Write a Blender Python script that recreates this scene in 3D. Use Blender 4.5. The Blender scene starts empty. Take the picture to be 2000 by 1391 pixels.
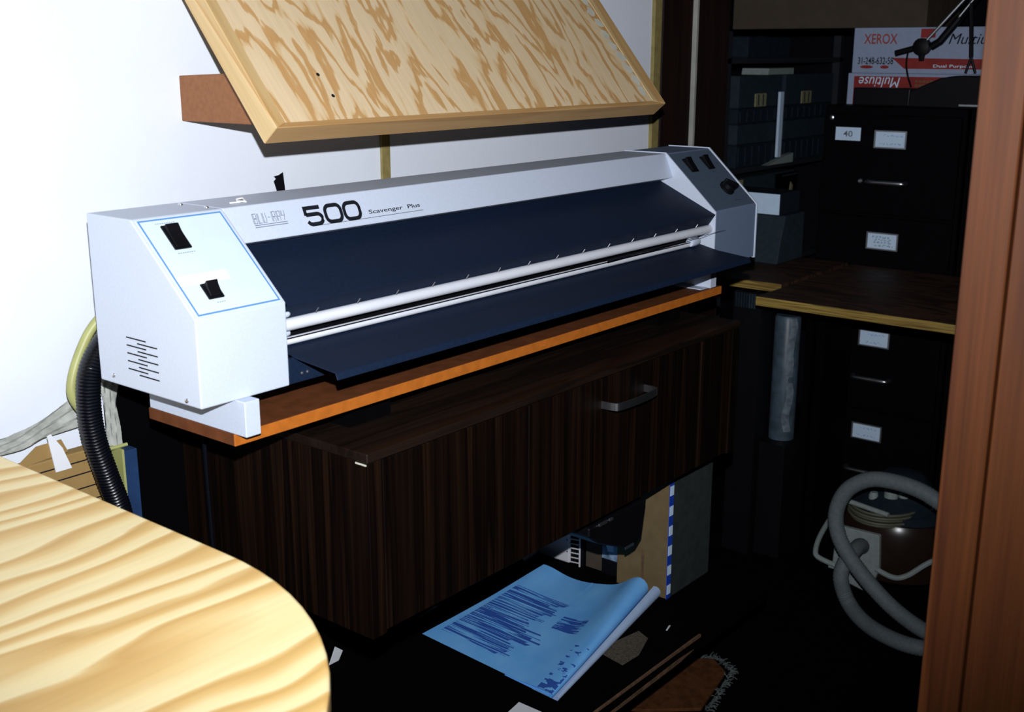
import bpy, bmesh, math, random
from mathutils import Vector, Matrix

random.seed(7)
S = bpy.context.scene
COL = S.collection
R = math.radians

# ------------------------------------------------------------------ camera, flash, world
CAM = Vector((-0.8614, -1.2135, 1.4881))
YAW, PITCH, ROLL = R(50.94), R(14.69), R(0.05)
FW = Vector((math.sin(YAW) * math.cos(PITCH), math.cos(YAW) * math.cos(PITCH), -math.sin(PITCH)))
RT = Vector((math.cos(YAW), -math.sin(YAW), 0))
UP = RT.cross(FW)
rt = RT * math.cos(ROLL) + UP * math.sin(ROLL)
up = -RT * math.sin(ROLL) + UP * math.cos(ROLL)
cd = bpy.data.cameras.new('camera')
cam = bpy.data.objects.new('camera', cd)
COL.objects.link(cam)
cam.matrix_world = Matrix((
    (rt.x, up.x, -FW.x, CAM.x), (rt.y, up.y, -FW.y, CAM.y), (rt.z, up.z, -FW.z, CAM.z), (0, 0, 0, 1)))
cd.sensor_fit = 'HORIZONTAL'
cd.sensor_width = 36
cd.lens = 2277.16 / 2000 * 36
cd.clip_start = 0.02
cd.dof.use_dof = True
cd.dof.focus_distance = 2.1
cd.dof.aperture_fstop = 9
S.camera = cam

w = bpy.data.worlds.new('world')
S.world = w
w.use_nodes = True
w.node_tree.nodes['Background'].inputs[0].default_value = (0.25, 0.45, 1.0, 1)
w.node_tree.nodes['Background'].inputs[1].default_value = 0.004

fl = bpy.data.lights.new('camera_flash', 'SPOT')
fl.energy = 222
fl.spot_size = R(84)
fl.spot_blend = 1.0
fl.color = (0.95, 0.98, 1.03)
fl.shadow_soft_size = 0.009
flash = bpy.data.objects.new('camera_flash', fl)
flash.location = CAM + up * 0.118 + rt * 0.004 - FW * 0.01
COL.objects.link(flash)
# the reflector throws a wide, low beam aimed a little above the middle of the view
aim = FW + up * 0.12 - rt * 0.10
zx = -aim.normalized()
xx = up.cross(zx).normalized()
yx = zx.cross(xx)
flash.matrix_world = Matrix(((xx.x, yx.x, zx.x, flash.location.x), (xx.y, yx.y, zx.y, flash.location.y),
                             (xx.z, yx.z, zx.z, flash.location.z), (0, 0, 0, 1))) @ Matrix.Diagonal((1.12, 1, 1, 1))

S.view_settings.view_transform = 'Standard'
S.view_settings.look = 'None'
S.view_settings.exposure = 0
S.view_settings.gamma = 1
S.view_settings.use_curve_mapping = False

# ------------------------------------------------------------------ materials
MATS = {}


def newmat(name):
    m = bpy.data.materials.new(name)
    m.use_nodes = True
    b = m.node_tree.nodes['Principled BSDF']
    MATS[name] = m
    return m, m.node_tree.nodes, m.node_tree.links, b


def setspec(b, v):
    b.inputs['Specular IOR Level'].default_value = v


def plain(name, col, rough=.55, metal=0, spec=.4, var=.12, scale=25, bump=0, bscale=300):
    m, n, l, b = newmat(name)
    b.inputs['Roughness'].default_value = rough
    b.inputs['Metallic'].default_value = metal
    setspec(b, spec)
    tc = n.new('ShaderNodeTexCoord')
    no = n.new('ShaderNodeTexNoise')
    no.inputs['Scale'].default_value = scale
    no.inputs['Detail'].default_value = 4
    l.new(tc.outputs['Object'], no.inputs['Vector'])
    cr = n.new('ShaderNodeValToRGB')
    cr.color_ramp.elements[0].position = .3
    cr.color_ramp.elements[1].position = .7
    cr.color_ramp.elements[0].color = tuple(c * (1 - var) for c in col) + (1,)
    cr.color_ramp.elements[1].color = tuple(min(1, c * (1 + var)) for c in col) + (1,)
    l.new(no.outputs['Fac'], cr.inputs['Fac'])
    l.new(cr.outputs['Color'], b.inputs['Base Color'])
    if bump:
        n2 = n.new('ShaderNodeTexNoise')
        n2.inputs['Scale'].default_value = bscale
        n2.inputs['Detail'].default_value = 3
        l.new(tc.outputs['Object'], n2.inputs['Vector'])
        bp = n.new('ShaderNodeBump')
        bp.inputs['Strength'].default_value = bump
        bp.inputs['Distance'].default_value = .002
        l.new(n2.outputs['Fac'], bp.inputs['Height'])
        l.new(bp.outputs['Normal'], b.inputs['Normal'])
    return m


def ramp(n, stops):
    cr = n.new('ShaderNodeValToRGB')
    e = cr.color_ramp.elements
    while len(e) > 1:
        e.remove(e[-1])
    e[0].position = stops[0][0]
    e[0].color = tuple(stops[0][1]) + (1,)
    for p, c in stops[1:]:
        x = e.new(p)
        x.color = tuple(c) + (1,)
    return cr


def contour_wood(name, stops, mscale, bands, lin=(0, 0, 0), detail=2.0, dist=0.0, rough=.5, rot=(0, 0, 0), spec=.35,
                 fine=(3, 120, 3), finev=.12, jag=0.0, jscale=(60, 6, 60)):
    """growth ring bands = fract(linear + bands * stretched noise)"""
    m, n, l, b = newmat(name)
    b.inputs['Roughness'].default_value = rough
    setspec(b, spec)
    tc = n.new('ShaderNodeTexCoord')
    mr = n.new('ShaderNodeMapping')
    mr.inputs['Rotation'].default_value = rot
    l.new(tc.outputs['Object'], mr.inputs['Vector'])
    mp = n.new('ShaderNodeMapping')
    mp.inputs['Scale'].default_value = mscale
    l.new(mr.outputs['Vector'], mp.inputs['Vector'])
    no = n.new('ShaderNodeTexNoise')
    no.inputs['Scale'].default_value = 1
    no.inputs['Detail'].default_value = detail
    no.inputs['Roughness'].default_value = .45
    no.inputs['Distortion'].default_value = dist
    l.new(mp.outputs['Vector'], no.inputs['Vector'])
    dt = n.new('ShaderNodeVectorMath')
    dt.operation = 'DOT_PRODUCT'
    dt.inputs[1].default_value = lin
    l.new(mr.outputs['Vector'], dt.inputs[0])
    mu = n.new('ShaderNodeMath')
    mu.operation = 'MULTIPLY_ADD'
    mu.inputs[1].default_value = bands
    l.new(no.outputs['Fac'], mu.inputs[0])
    l.new(dt.outputs['Value'], mu.inputs[2])
    last = mu
    if jag:
        mj = n.new('ShaderNodeMapping')
        mj.inputs['Scale'].default_value = jscale
        l.new(mr.outputs['Vector'], mj.inputs['Vector'])
        nj = n.new('ShaderNodeTexNoise')
        nj.inputs['Scale'].default_value = 1
        nj.inputs['Detail'].default_value = 3
        l.new(mj.outputs['Vector'], nj.inputs['Vector'])
        mm = n.new('ShaderNodeMath')
        mm.operation = 'MULTIPLY_ADD'
        mm.inputs[1].default_value = jag
        l.new(nj.outputs['Fac'], mm.inputs[0])
        l.new(mu.outputs[0], mm.inputs[2])
        last = mm
    fr = n.new('ShaderNodeMath')
    fr.operation = 'FRACT'
    l.new(last.outputs[0], fr.inputs[0])
    cr = ramp(n, stops)
    l.new(fr.outputs[0], cr.inputs['Fac'])
    # fine fibre
    mf = n.new('ShaderNodeMapping')
    mf.inputs['Scale'].default_value = fine
    l.new(mr.outputs['Vector'], mf.inputs['Vector'])
    nf = n.new('ShaderNodeTexNoise')
    nf.inputs['Scale'].default_value = 1
    nf.inputs['Detail'].default_value = 3
    l.new(mf.outputs['Vector'], nf.inputs['Vector'])
    mx = n.new('ShaderNodeMix')
    mx.data_type = 'RGBA'
    mx.blend_type = 'MULTIPLY'
    mx.inputs['Factor'].default_value = 1
    c2 = ramp(n, [(.3, (1 - finev,) * 3), (.7, (1,) * 3)])
    l.new(nf.outputs['Fac'], c2.inputs['Fac'])
    l.new(cr.outputs['Color'], mx.inputs['A'])
    l.new(c2.outputs['Color'], mx.inputs['B'])
    l.new(mx.outputs['Result'], b.inputs['Base Color'])
    return m


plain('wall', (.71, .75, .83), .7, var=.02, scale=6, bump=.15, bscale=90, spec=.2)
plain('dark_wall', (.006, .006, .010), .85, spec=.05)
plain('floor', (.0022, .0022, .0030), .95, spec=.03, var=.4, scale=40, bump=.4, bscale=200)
plain('machine', (.54, .60, .72), .42, var=.03, scale=260, bump=.06, bscale=500)
plain('machine_panel', (.60, .71, .80), .4, var=.02)
plain('panel_blue', (.10, .25, .55), .4, var=.05)
plain('panel_grey', (.075, .105, .15), .5, var=.08, scale=120, spec=.2)
plain('machine_grey', (.15, .20, .30), .5, var=.04, scale=260, spec=.2)
plain('navy', (.0068, .0145, .036), .6, spec=.12, var=.15, scale=200)
plain('black', (.003, .003, .0045), .5, spec=.2, var=.2)
plain('black_matte', (.0012, .0012, .0016), .9, spec=.03)
plain('black_gloss', (.002, .0025, .005), .30, spec=.4)
plain('cabinet_black', (.0016, .0016, .0026), .6, spec=.05)
plain('ink', (.008, .009, .014), .7, spec=.15)
plain('ink_grey', (.16, .17, .22), .6)
plain('chrome', (.8, .82, .86), .30, metal=1)
plain('steel', (.6, .62, .66), .40, metal=1)
plain('white_bar', (.68, .70, .76), .35, var=.03)
plain('card', (.62, .78, 1.0), .6, var=.04)
plain('tape', (.88, .88, .84), .5, var=.02)
plain('paper_white', (.75, .76, .80), .6, var=.05)
plain('red_print', (.26, .02, .018), .5, var=.15)
plain('red_text', (.34, .045, .03), .5)
plain('box_white', (.30, .36, .50), .55, var=.05, scale=60)
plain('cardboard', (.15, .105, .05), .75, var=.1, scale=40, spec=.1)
plain('cardboard_dim', (.07, .055, .042), .8, var=.1, spec=.05)
plain('tan_carton', (.30, .19, .07), .7, var=.06, spec=.15)
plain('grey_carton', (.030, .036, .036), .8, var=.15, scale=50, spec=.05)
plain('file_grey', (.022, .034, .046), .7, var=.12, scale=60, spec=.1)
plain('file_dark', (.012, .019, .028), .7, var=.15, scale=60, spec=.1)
plain('label_yellow', (.26, .25, .14), .6, var=.15, scale=200)
plain('heater_white', (.58, .58, .62), .45, var=.03)
plain('hose_grey', (.13, .15, .16), .6, var=.12, scale=120, spec=.2)
plain('vac_grey', (.26, .30, .29), .6, var=.1, scale=90, spec=.2)
plain('vac_brown', (.02, .011, .008), .25, spec=.5)
plain('cord', (.11, .11, .075), .6)
plain('pale_print', (.42, .56, .80), .6, var=.05)
plain('green_tube', (.34, .35, .13), .45, var=.08)
plain('plastic_film', (.36, .37, .34), .35, var=.25, scale=40, spec=.5)
plain('film_dim', (.05, .075, .10), .4, var=.3, scale=30, spec=.3)
plain('blue_cover', (.012, .035, .10), .5, var=.2)
plain('tape_blue', (.01, .05, .42), .45)
plain('gold_trim', (.24, .19, .07), .6, var=.15, scale=60, spec=.15)
plain('rug', (.10, .038, .015), .95, var=.3, scale=60, spec=.05, bump=.6, bscale=300)
plain('fringe', (.10, .11, .11), .95, var=.4, scale=150, spec=.05)
plain('speckle', (.09, .075, .06), .9, var=.6, scale=400, spec=.1)
plain('worn_edge', (.12, .065, .035), .7, var=.35, scale=60)
plain('orange_board', (.44, .125, .016), .55, var=.12, scale=60, spec=.15)
plain('bracket_wood', (.25, .105, .045), .6, var=.1, scale=120, spec=.2)
plain('board_brown_shaded', (.13, .042, .015), .6, var=.2, scale=40, spec=.12)
plain('shelf_steel', (.02, .022, .028), .5)
plain('print_photo', (.15, .22, .32), .5, var=.9, scale=40)
plain('strip_grey', (.32, .32, .29), .5)
plain('wrap_dim', (.12, .15, .18), .35, var=.4, scale=60, spec=.4)
plain('putty', (.62, .60, .50), .6)

contour_wood('ply_board',
             [(0, (.76, .58, .36)), (.50, (.75, .57, .345)), (.62, (.68, .46, .23)), (.68, (.56, .315, .12)),
              (.90, (.59, .345, .14)), (.96, (.74, .56, .33)), (1, (.76, .58, .36))],
             (9.5, 3.0, 3), 7.5, lin=(0, 0, 0), detail=4, dist=.6, rough=.5, fine=(160, 8, 8), finev=.10,
             jag=1.05, jscale=(60, 10, 10))
contour_wood('ply_table',
             [(0, (.88, .73, .40)), (.35, (.86, .68, .34)), (.60, (.74, .49, .18)), (.84, (.62, .37, .11)),
              (.95, (.72, .49, .19)), (1, (.88, .73, .40))],
             (1.3, 4.2, 1), 6.5, lin=(0, 20.0, 0), detail=2.6, dist=.35, rough=.45,
             fine=(9, 160, 9), finev=.07, jag=.30, jscale=(5, 34, 5), spec=.25)
contour_wood('rail_wood', [(0, (.50, .30, .12)), (.6, (.47, .27, .105)), (.9, (.42, .23, .085)), (1, (.50, .30, .12))],
             (1.2, 14, 14), 4, detail=2, rough=.5, fine=(6, 160, 160), finev=.12)
contour_wood('rail_wood_v', [(0, (.64, .46, .23)), (.6, (.60, .41, .19)), (.9, (.52, .30, .11)), (1, (.64, .46, .23))],
             (16, 1.2, 16), 4, detail=2, rough=.5, fine=(160, 6, 160), finev=.12)
contour_wood('walnut', [(0, (.017, .0072, .0034)), (.4, (.008, .0036, .002)), (.8, (.003, .0014, .0011)), (1, (.017, .0072, .0034))],
             (34, 34, .9), 3.5, detail=3, rough=.55, fine=(260, 260, 3), finev=.6, spec=.08)
contour_wood('walnut_top', [(0, (.020, .0105, .007)), (.5, (.014, .0075, .005)), (.8, (.008, .0045, .003)), (1, (.020, .0105, .007))],
             (2, 20, 20), 3.5, detail=3, rough=.42, fine=(4, 200, 200), finev=.4, spec=.3)
contour_wood('desk_top', [(0, (.085, .045, .028)), (.5, (.058, .030, .020)), (.85, (.026, .013, .010)), (1, (.085, .045, .028))],
             (9, 2, 9), 9, detail=3, rough=.55, fine=(160, 5, 160), finev=.4, spec=.2)
contour_wood('oak_edge', [(0, (.42, .29, .07)), (.5, (.33, .21, .045)), (.8, (.17, .10, .02)), (1, (.42, .29, .07))],
             (20, 3, 160), 4, detail=3, rough=.55, fine=(60, 8, 300), finev=.4)
contour_wood('jamb_wood', [(0, (.130, .038, .009)), (.5, (.106, .030, .007)), (.85, (.070, .018, .005)), (1, (.130, .038, .009))],
             (18, 18, .8), 3.0, detail=3, rough=.44, fine=(200, 200, 5), finev=.30, spec=.45)
contour_wood('casing_dark', [(0, (.018, .007, .005)), (.5, (.012, .005, .004)), (1, (.018, .007, .005))],
             (18, 18, .8), 3.0, detail=3, rough=.6, fine=(180, 180, 4), finev=.4, spec=.15)


def blueprint_mat():
    m, n, l, b = newmat('blueprint')
    b.inputs['Roughness'].default_value = .6
    setspec(b, .2)
    uv = n.new('ShaderNodeUVMap')
    uv.uv_map = 'sheet'
    sp = n.new('ShaderNodeSeparateXYZ')
    l.new(uv.outputs['UV'], sp.inputs[0])
    U, V = sp.outputs['X'], sp.outputs['Y']      # u along the fold, v from back edge to the fold

    def mth(op, a, bb=None, c=None):
        x = n.new('ShaderNodeMath')
        x.operation = op
        for i, q in enumerate((a, bb, c)):
            if q is None:
                continue
            if isinstance(q, (int, float)):
                x.inputs[i].default_value = q
            else:
                l.new(q, x.inputs[i])
        return x.outputs[0]

    def noise(su, sv, det=2):
        mp = n.new('ShaderNodeMapping')
        mp.inputs['Scale'].default_value = (su, sv, 1)
        l.new(uv.outputs['UV'], mp.inputs['Vector'])
        no = n.new('ShaderNodeTexNoise')
        no.inputs['Scale'].default_value = 1
        no.inputs['Detail'].default_value = det
        l.new(mp.outputs['Vector'], no.inputs['Vector'])
        return no.outputs['Fac']

    def inside(x, a, c):
        return mth('MULTIPLY', mth('GREATER_THAN', x, a), mth('LESS_THAN', x, c))
    # big block of ragged text lines running away from the back edge
    lines = mth('GREATER_THAN', noise(95, 2, 1), .47)
    wn = n.new('ShaderNodeTexWhiteNoise')
    wn.noise_dimensions = '1D'
    l.new(mth('FLOOR', mth('MULTIPLY', U, 52)), wn.inputs['W'])
    ragged = mth('LESS_THAN', V, mth('MULTIPLY_ADD', wn.outputs['Value'], .16, mth('MULTIPLY_ADD', noise(5, 0, 1), .45, .22)))
    big = mth('MULTIPLY', mth('MULTIPLY', inside(U, .10, .72), mth('GREATER_THAN', V, .05)), mth('MULTIPLY', lines, ragged))
    small = mth('MULTIPLY', mth('MULTIPLY', inside(U, .46, .60), inside(V, .62, .84)),
                mth('GREATER_THAN', noise(75, 5, 1), .46))
    smear = mth('MULTIPLY', mth('MULTIPLY', inside(U, -.02, .45), inside(V, .90, 1.02)),
                mth('GREATER_THAN', noise(30, 9, 4), mth('MULTIPLY_ADD', U, .35, .47)))
    ink = mth('MINIMUM', mth('ADD', mth('ADD', big, small), smear), 1)
    tone = ramp(n, [(.25, (.13, .43, .92)), (.75, (.22, .56, 1.0))])
    l.new(noise(4, 5, 3), tone.inputs['Fac'])
    mx = n.new('ShaderNodeMix')
    mx.data_type = 'RGBA'
    l.new(mth('MULTIPLY', ink, .85), mx.inputs['Factor'])
    l.new(tone.outputs['Color'], mx.inputs['A'])
    mx.inputs['B'].default_value = (.01, .04, .36, 1)
    l.new(mx.outputs['Result'], b.inputs['Base Color'])


blueprint_mat()

# ------------------------------------------------------------------ mesh helpers
BASE = {}


class MB:
    def __init__(s):
        s.bm = bmesh.new()

    def box(s, x0, x1, y0, y1, z0, z1):
        vs = [s.bm.verts.new((x, y, z)) for x in (x0, x1) for y in (y0, y1) for z in (z0, z1)]
        for f in ((0, 1, 3, 2), (4, 6, 7, 5), (0, 4, 5, 1), (2, 3, 7, 6), (0, 2, 6, 4), (1, 5, 7, 3)):
            s.bm.faces.new([vs[i] for i in f])
        return s

    def prism(s, poly, a, b, axis='X'):
        """poly in the two other axes (in order), swept from a to b along axis"""
        def mk(p, t):
            return {'X': (t, p[0], p[1]), 'Y': (p[0], t, p[1]), 'Z': (p[0], p[1], t)}[axis]
        A = [s.bm.verts.new(mk(p, a)) for p in poly]
        B = [s.bm.verts.new(mk(p, b)) for p in poly]
        n = len(poly)
        s.bm.faces.new(A)
        s.bm.faces.new(B[::-1])
        for i in range(n):
            s.bm.faces.new((A[i], B[i], B[(i + 1) % n], A[(i + 1) % n]))
        return s

    def sheet(s, pts, t, a, b, axis='X'):
        """folded sheet: open polyline given thickness t"""
        P = [Vector(p) for p in pts]
        off = []
        for i, p in enumerate(P):
            d = Vector((0, 0))
            if i:
                d += (p - P[i - 1]).normalized()
            if i < len(P) - 1:
                d += (P[i + 1] - p).normalized()
            d.normalize()
            off.append(p + Vector((-d.y, d.x)) * t)
        return s.prism([tuple(p) for p in P] + [tuple(p) for p in off[::-1]], a, b, axis)

    def tube(s, pts, r, seg=10, cap=True, closed=False):
        P = [Vector(p) for p in pts]
        n = len(P)
        rr = r if isinstance(r, (list, tuple)) else [r] * n
        rings = []
        prev = None
        for i, p in enumerate(P):
            if closed:
                d = P[(i + 1) % n] - P[i - 1]
            else:
                d = P[min(i + 1, n - 1)] - P[max(i - 1, 0)]
            d.normalize()
            if prev is None:
                a = Vector((0, 0, 1)) if abs(d.z) < .9 else Vector((1, 0, 0))
                u = d.cross(a).normalized()
            else:
                u = (prev - d * prev.dot(d)).normalized()
            prev = u
            v = d.cross(u)
            rings.append([s.bm.verts.new(p + (u * math.cos(t) + v * math.sin(t)) * rr[i])
                          for t in [2 * math.pi * k / seg for k in range(seg)]])
        m = n if closed else n - 1
        for i in range(m):
            A, B = rings[i], rings[(i + 1) % n]
            for k in range(seg):
                s.bm.faces.new((A[k], A[(k + 1) % seg], B[(k + 1) % seg], B[k]))
        if cap and not closed:
            s.bm.faces.new(rings[0][::-1])
            s.bm.faces.new(rings[-1])
        return s

    def lathe(s, prof, c, seg=28, axis='Z'):
        rings = []
        for r, h in prof:
            ring = []
            for k in range(seg):
                t = 2 * math.pi * k / seg
                a, b = r * math.cos(t), r * math.sin(t)
                o = {'Z': (a, b, h), 'X': (h, a, b), 'Y': (a, h, b)}[axis]
                ring.append(s.bm.verts.new(Vector(c) + Vector(o)))
            rings.append(ring)
        for A, B in zip(rings, rings[1:]):
            for k in range(seg):
                s.bm.faces.new((A[k], A[(k + 1) % seg], B[(k + 1) % seg], B[k]))
        s.bm.faces.new(rings[0][::-1])
        s.bm.faces.new(rings[-1])
        return s

    def stroke(s, pts, wdt, mtx, closed=False, lift=.0004):
        """flat ribbon of printed ink lying on a face; pts are 2D in the frame mtx"""
        P = [Vector(p) for p in pts]
        n = len(P)
        A, B = [], []
        for i, p in enumerate(P):
            if closed:
                d1, d2 = (p - P[i - 1]).normalized(), (P[(i + 1) % n] - p).normalized()
            else:
                d1 = (p - P[max(i - 1, 0)]).normalized() if i else (P[1] - p).normalized()
                d2 = (P[i + 1] - p).normalized() if i < n - 1 else d1
            d = (d1 + d2)
            d = d.normalized() if d.length > 1e-6 else d1
            k = 1 / max(.5, d.dot(d1))
            o = Vector((-d.y, d.x)) * wdt / 2 * k
            A.append(s.bm.verts.new(mtx @ Vector((p.x + o.x, p.y + o.y, lift))))
            B.append(s.bm.verts.new(mtx @ Vector((p.x - o.x, p.y - o.y, lift))))
        for i in range(n if closed else n - 1):
            j = (i + 1) % n
            s.bm.faces.new((B[i], B[j], A[j], A[i]))
        return s

    def text(s, txt, wdt, hgt, mtx, shear=0, lift=.0004, rot180=False, bold=.012):
        cu = bpy.data.curves.new('t', 'FONT')
        cu.body = txt
        cu.size = 1
        cu.shear = shear
        cu.resolution_u = 3
        cu.offset = bold
        ob = bpy.data.objects.new('t', cu)
        COL.objects.link(ob)
        me = bpy.data.meshes.new_from_object(ob)
        xs = [v.co.x for v in me.vertices]
        ys = [v.co.y for v in me.vertices]
        x0, x1, y0, y1 = min(xs), max(xs), min(ys), max(ys)
        vs = []
        for v in me.vertices:
            a = (v.co.x - x0) / (x1 - x0)
            b = (v.co.y - y0) / (y1 - y0)
            if rot180:
                a, b = 1 - a, 1 - b
            vs.append(s.bm.verts.new(mtx @ Vector((a * wdt, b * hgt, lift))))
        for f in me.polygons:
            try:
                s.bm.faces.new([vs[i] for i in f.vertices])
            except ValueError:
                pass
        bpy.data.objects.remove(ob)
        bpy.data.curves.remove(cu)
        bpy.data.meshes.remove(me)
        return s

    def build(s, name, mat, parent=None, bevel=0, smooth=False, base=None, bseg=1, recalc=True):
        bm = s.bm
        if recalc:
            bmesh.ops.recalc_face_normals(bm, faces=bm.faces)
        if bevel:
            es = [e for e in bm.edges if len(e.link_faces) == 2 and e.calc_face_angle(0) > .5]
            bmesh.ops.bevel(bm, geom=es, offset=bevel, segments=bseg, affect='EDGES', profile=.5, clamp_overlap=True)
        if parent is not None:
            o0 = BASE[parent.name]
        elif base is not None:
            o0 = Vector(base)
        else:
            cs = [v.co for v in bm.verts]
            o0 = Vector(((min(c.x for c in cs) + max(c.x for c in cs)) / 2,
                         (min(c.y for c in cs) + max(c.y for c in cs)) / 2, min(c.z for c in cs)))
        for v in bm.verts:
            v.co -= o0
        me = bpy.data.meshes.new(name)
        bm.to_mesh(me)
        bm.free()
        me.materials.append(MATS[mat])
        if smooth:
            for p in me.polygons:
                p.use_smooth = True
            try:
                me.set_sharp_from_angle(angle=R(40))
            except Exception:
                pass
        o = bpy.data.objects.new(name, me)
        COL.objects.link(o)
        if parent is not None:
            o.parent = parent
            BASE[o.name] = o0
        else:
            o.location = o0
            BASE[o.name] = o0
        return o


def tag(o, label, cat, group=None):
    o['label'] = label
    o['category'] = cat
    if group:
        o['group'] = group
    return o


def thing(name, loc, label, cat, group=None, rot=None):
    o = bpy.data.objects.new(name, None)
    COL.objects.link(o)
    o.location = loc
    o.empty_display_size = .05
    BASE[o.name] = Vector(loc)
    if rot:
        o.rotation_euler = rot
        BASE[o.name] = Vector((0, 0, 0))       # children are built in the local frame
    return tag(o, label, cat, group)


def struct(o):
    o['kind'] = 'structure'
    return o


def box(*a):
    return MB().box(*a)


def frame(o, ux, uy):
    ux, uy = Vector(ux).normalized(), Vector(uy).normalized()
    n = ux.cross(uy)
    return Matrix(((ux.x, uy.x, n.x, o[0]), (ux.y, uy.y, n.y, o[1]), (ux.z, uy.z, n.z, o[2]), (0, 0, 0, 1)))


def spline(pts, k=8):
    P = [Vector(p) for p in pts]
    out = []
    for i in range(len(P) - 1):
        p0, p1, p2, p3 = P[max(i - 1, 0)], P[i], P[i + 1], P[min(i + 2, len(P) - 1)]
        for j in range(k):
            t = j / k
            out.append(.5 * ((2 * p1) + (p2 - p0) * t + (2 * p0 - 5 * p1 + 4 * p2 - p3) * t * t
                             + (3 * p1 - p0 - 3 * p2 + p3) * t ** 3))
    out.append(P[-1])
    return out


def resample(pts, step):
    out = [pts[0]]
    acc = 0
    for a, b in zip(pts, pts[1:]):
        L = (b - a).length
        while acc + L >= step:
            t = (step - acc) / L
            a = a + (b - a) * t
            L = (b - a).length
            out.append(a)
            acc = 0
        acc += L
    return out


def ribbed(pts, r, depth, pitch, seg=18):
    P = resample(spline(pts, 14), pitch / 4)
    rr = [r - (depth if i % 4 in (2,) else depth * .35 if i % 4 in (1, 3) else 0) for i in range(len(P))]
    return MB().tube(P, rr, seg)


# ------------------------------------------------------------------ the room
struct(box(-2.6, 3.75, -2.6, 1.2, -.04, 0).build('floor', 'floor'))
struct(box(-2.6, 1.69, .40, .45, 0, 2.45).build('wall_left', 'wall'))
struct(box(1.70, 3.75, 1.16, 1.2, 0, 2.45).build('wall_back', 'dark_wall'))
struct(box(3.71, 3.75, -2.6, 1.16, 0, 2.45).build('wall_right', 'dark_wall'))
struct(box(.725, .750, .394, .40, 0, 2.45).build('trim_1', 'gold_trim', bevel=.002))
struct(box(1.672, 1.708, .392, .455, 0, 2.45).build('trim_2', 'gold_trim', bevel=.003))
# dark opening casing next to the white wall
d2 = bpy.data.objects.new('door_2', None)
COL.objects.link(d2)
d2.location = (1.88, .42, 0)
BASE[d2.name] = Vector((1.88, .42, 0))
struct(d2)
box(1.710, 1.795, .392, .46, 0, 2.2).build('casing_board', 'casing_dark', d2, bevel=.004)
box(1.797, 1.872, .400, .46, 0, 2.2).build('casing_board', 'casing_dark', d2, bevel=.004)
box(1.875, 1.886, .392, .44, 0, 2.2).build('metal_strip', 'strip_grey', d2, bevel=.001)
box(1.889, 2.058, .396, .46, 0, 2.2).build('casing_board', 'casing_dark', d2, bevel=.003)
# wooden jamb of the doorway the room is seen through
d1 = bpy.data.objects.new('door_1', None)
COL.objects.link(d1)
d1.location = (.45, -.95, 0)
BASE[d1.name] = Vector((.45, -.95, 0))
struct(d1)
box(.400, .52, -.8565, -.810, 0, 2.2).build('jamb', 'jamb_wood', d1, bevel=.0015)
box(.402, .52, -1.06, -.8590, 0, 2.2).build('casing', 'jamb_wood', d1, bevel=.0015)

# ------------------------------------------------------------------ blueprint machine
Z0 = 1.04
W, D, HF, HT, YS = .147, .230, 1.1578, 1.2743, .1267
XR, L = 1.313, 1.5
mach = thing('blueprint_machine', (.75, .1, .991),
             'long off-white blueprint copying machine with navy feed trays on the wooden board', 'machine')
prof = [(0, Z0), (0, HF), (YS, HT), (D, HT), (D, Z0)]
lh = MB().prism(prof, 0, W).build('left_housing', 'machine', mach, bevel=.0018, bseg=2)
rh = MB().prism(prof, XR, L - .004).build('right_housing', 'machine_grey', mach, bevel=.0018, bseg=2)
prof2 = [(-.002, Z0 - .002), (-.002, HF + .001), (YS - .001, HT + .002), (D + .002, HT + .002), (D + .002, Z0 - .002)]
MB().prism(prof2, L - .004, L).build('side_plate', 'machine', rh)
MB().prism(prof2, XR - .001, XR + .002).build('side_plate', 'machine', rh)
sl = Vector((0, -YS, HF - HT)).normalized()


def slant(x, v):
    return frame((x, YS + sl.y * v, HT + sl.z * v), (1, 0, 0), -sl)


def plate(mb, x0, x1, v0, v1, lo, hi):
    """box lying on the slanted panel: x range, distance down the slope, height off it"""
    m = slant(0, 0)
    vs = [mb.bm.verts.new(m @ Vector((x, -v, h))) for x in (x0, x1) for v in (v0, v1) for h in (lo, hi)]
    for f in ((0, 1, 3, 2), (4, 6, 7, 5), (0, 4, 5, 1), (2, 3, 7, 6), (0, 2, 6, 4), (1, 5, 7, 3)):
        mb.bm.faces.new([vs[i] for i in f])
    return mb


plate(MB(), .0055, .1415, .004, .169, 0, .0007).build('control_panel', 'machine_panel', lh)
fr = MB()
m0 = slant(0, 0)
fr.stroke([(.008, -.0065), (.139, -.0065), (.139, -.1665), (.008, -.1665)], .0026, m0, closed=True, lift=.0011)
fr.build('blue_border', 'panel_blue', lh)
# tape label over the lower switch
plate(MB(), .010, .088, .103, .118, .0007, .0013).build('tape_label', 'tape', lh)


def rocker(x0, x1, v0, v1, par, tip=.010):
    plate(MB(), x0, x1, v0, v1, .0005, .0035).build('switch_bezel', 'black', par, bevel=.0008)
    m = slant(0, 0)
    mb = MB()
    vm = v0 + (v1 - v0) * .34
    pr = [(v0 + .003, .003), (v0 + .003, tip), (vm, tip * .72), (v1 - .003, .005), (v1 - .003, .003)]
    A = [mb.bm.verts.new(m @ Vector((x0 + .003, -v, h))) for v, h in pr]
    B = [mb.bm.verts.new(m @ Vector((x1 - .003, -v, h))) for v, h in pr]
    mb.bm.faces.new(A)
    mb.bm.faces.new(B[::-1])
    for i in range(5):
        mb.bm.faces.new((A[i], B[i], B[(i + 1) % 5], A[(i + 1) % 5]))
    return mb.build('rocker_switch', 'black', par, bevel=.0006)


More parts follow.
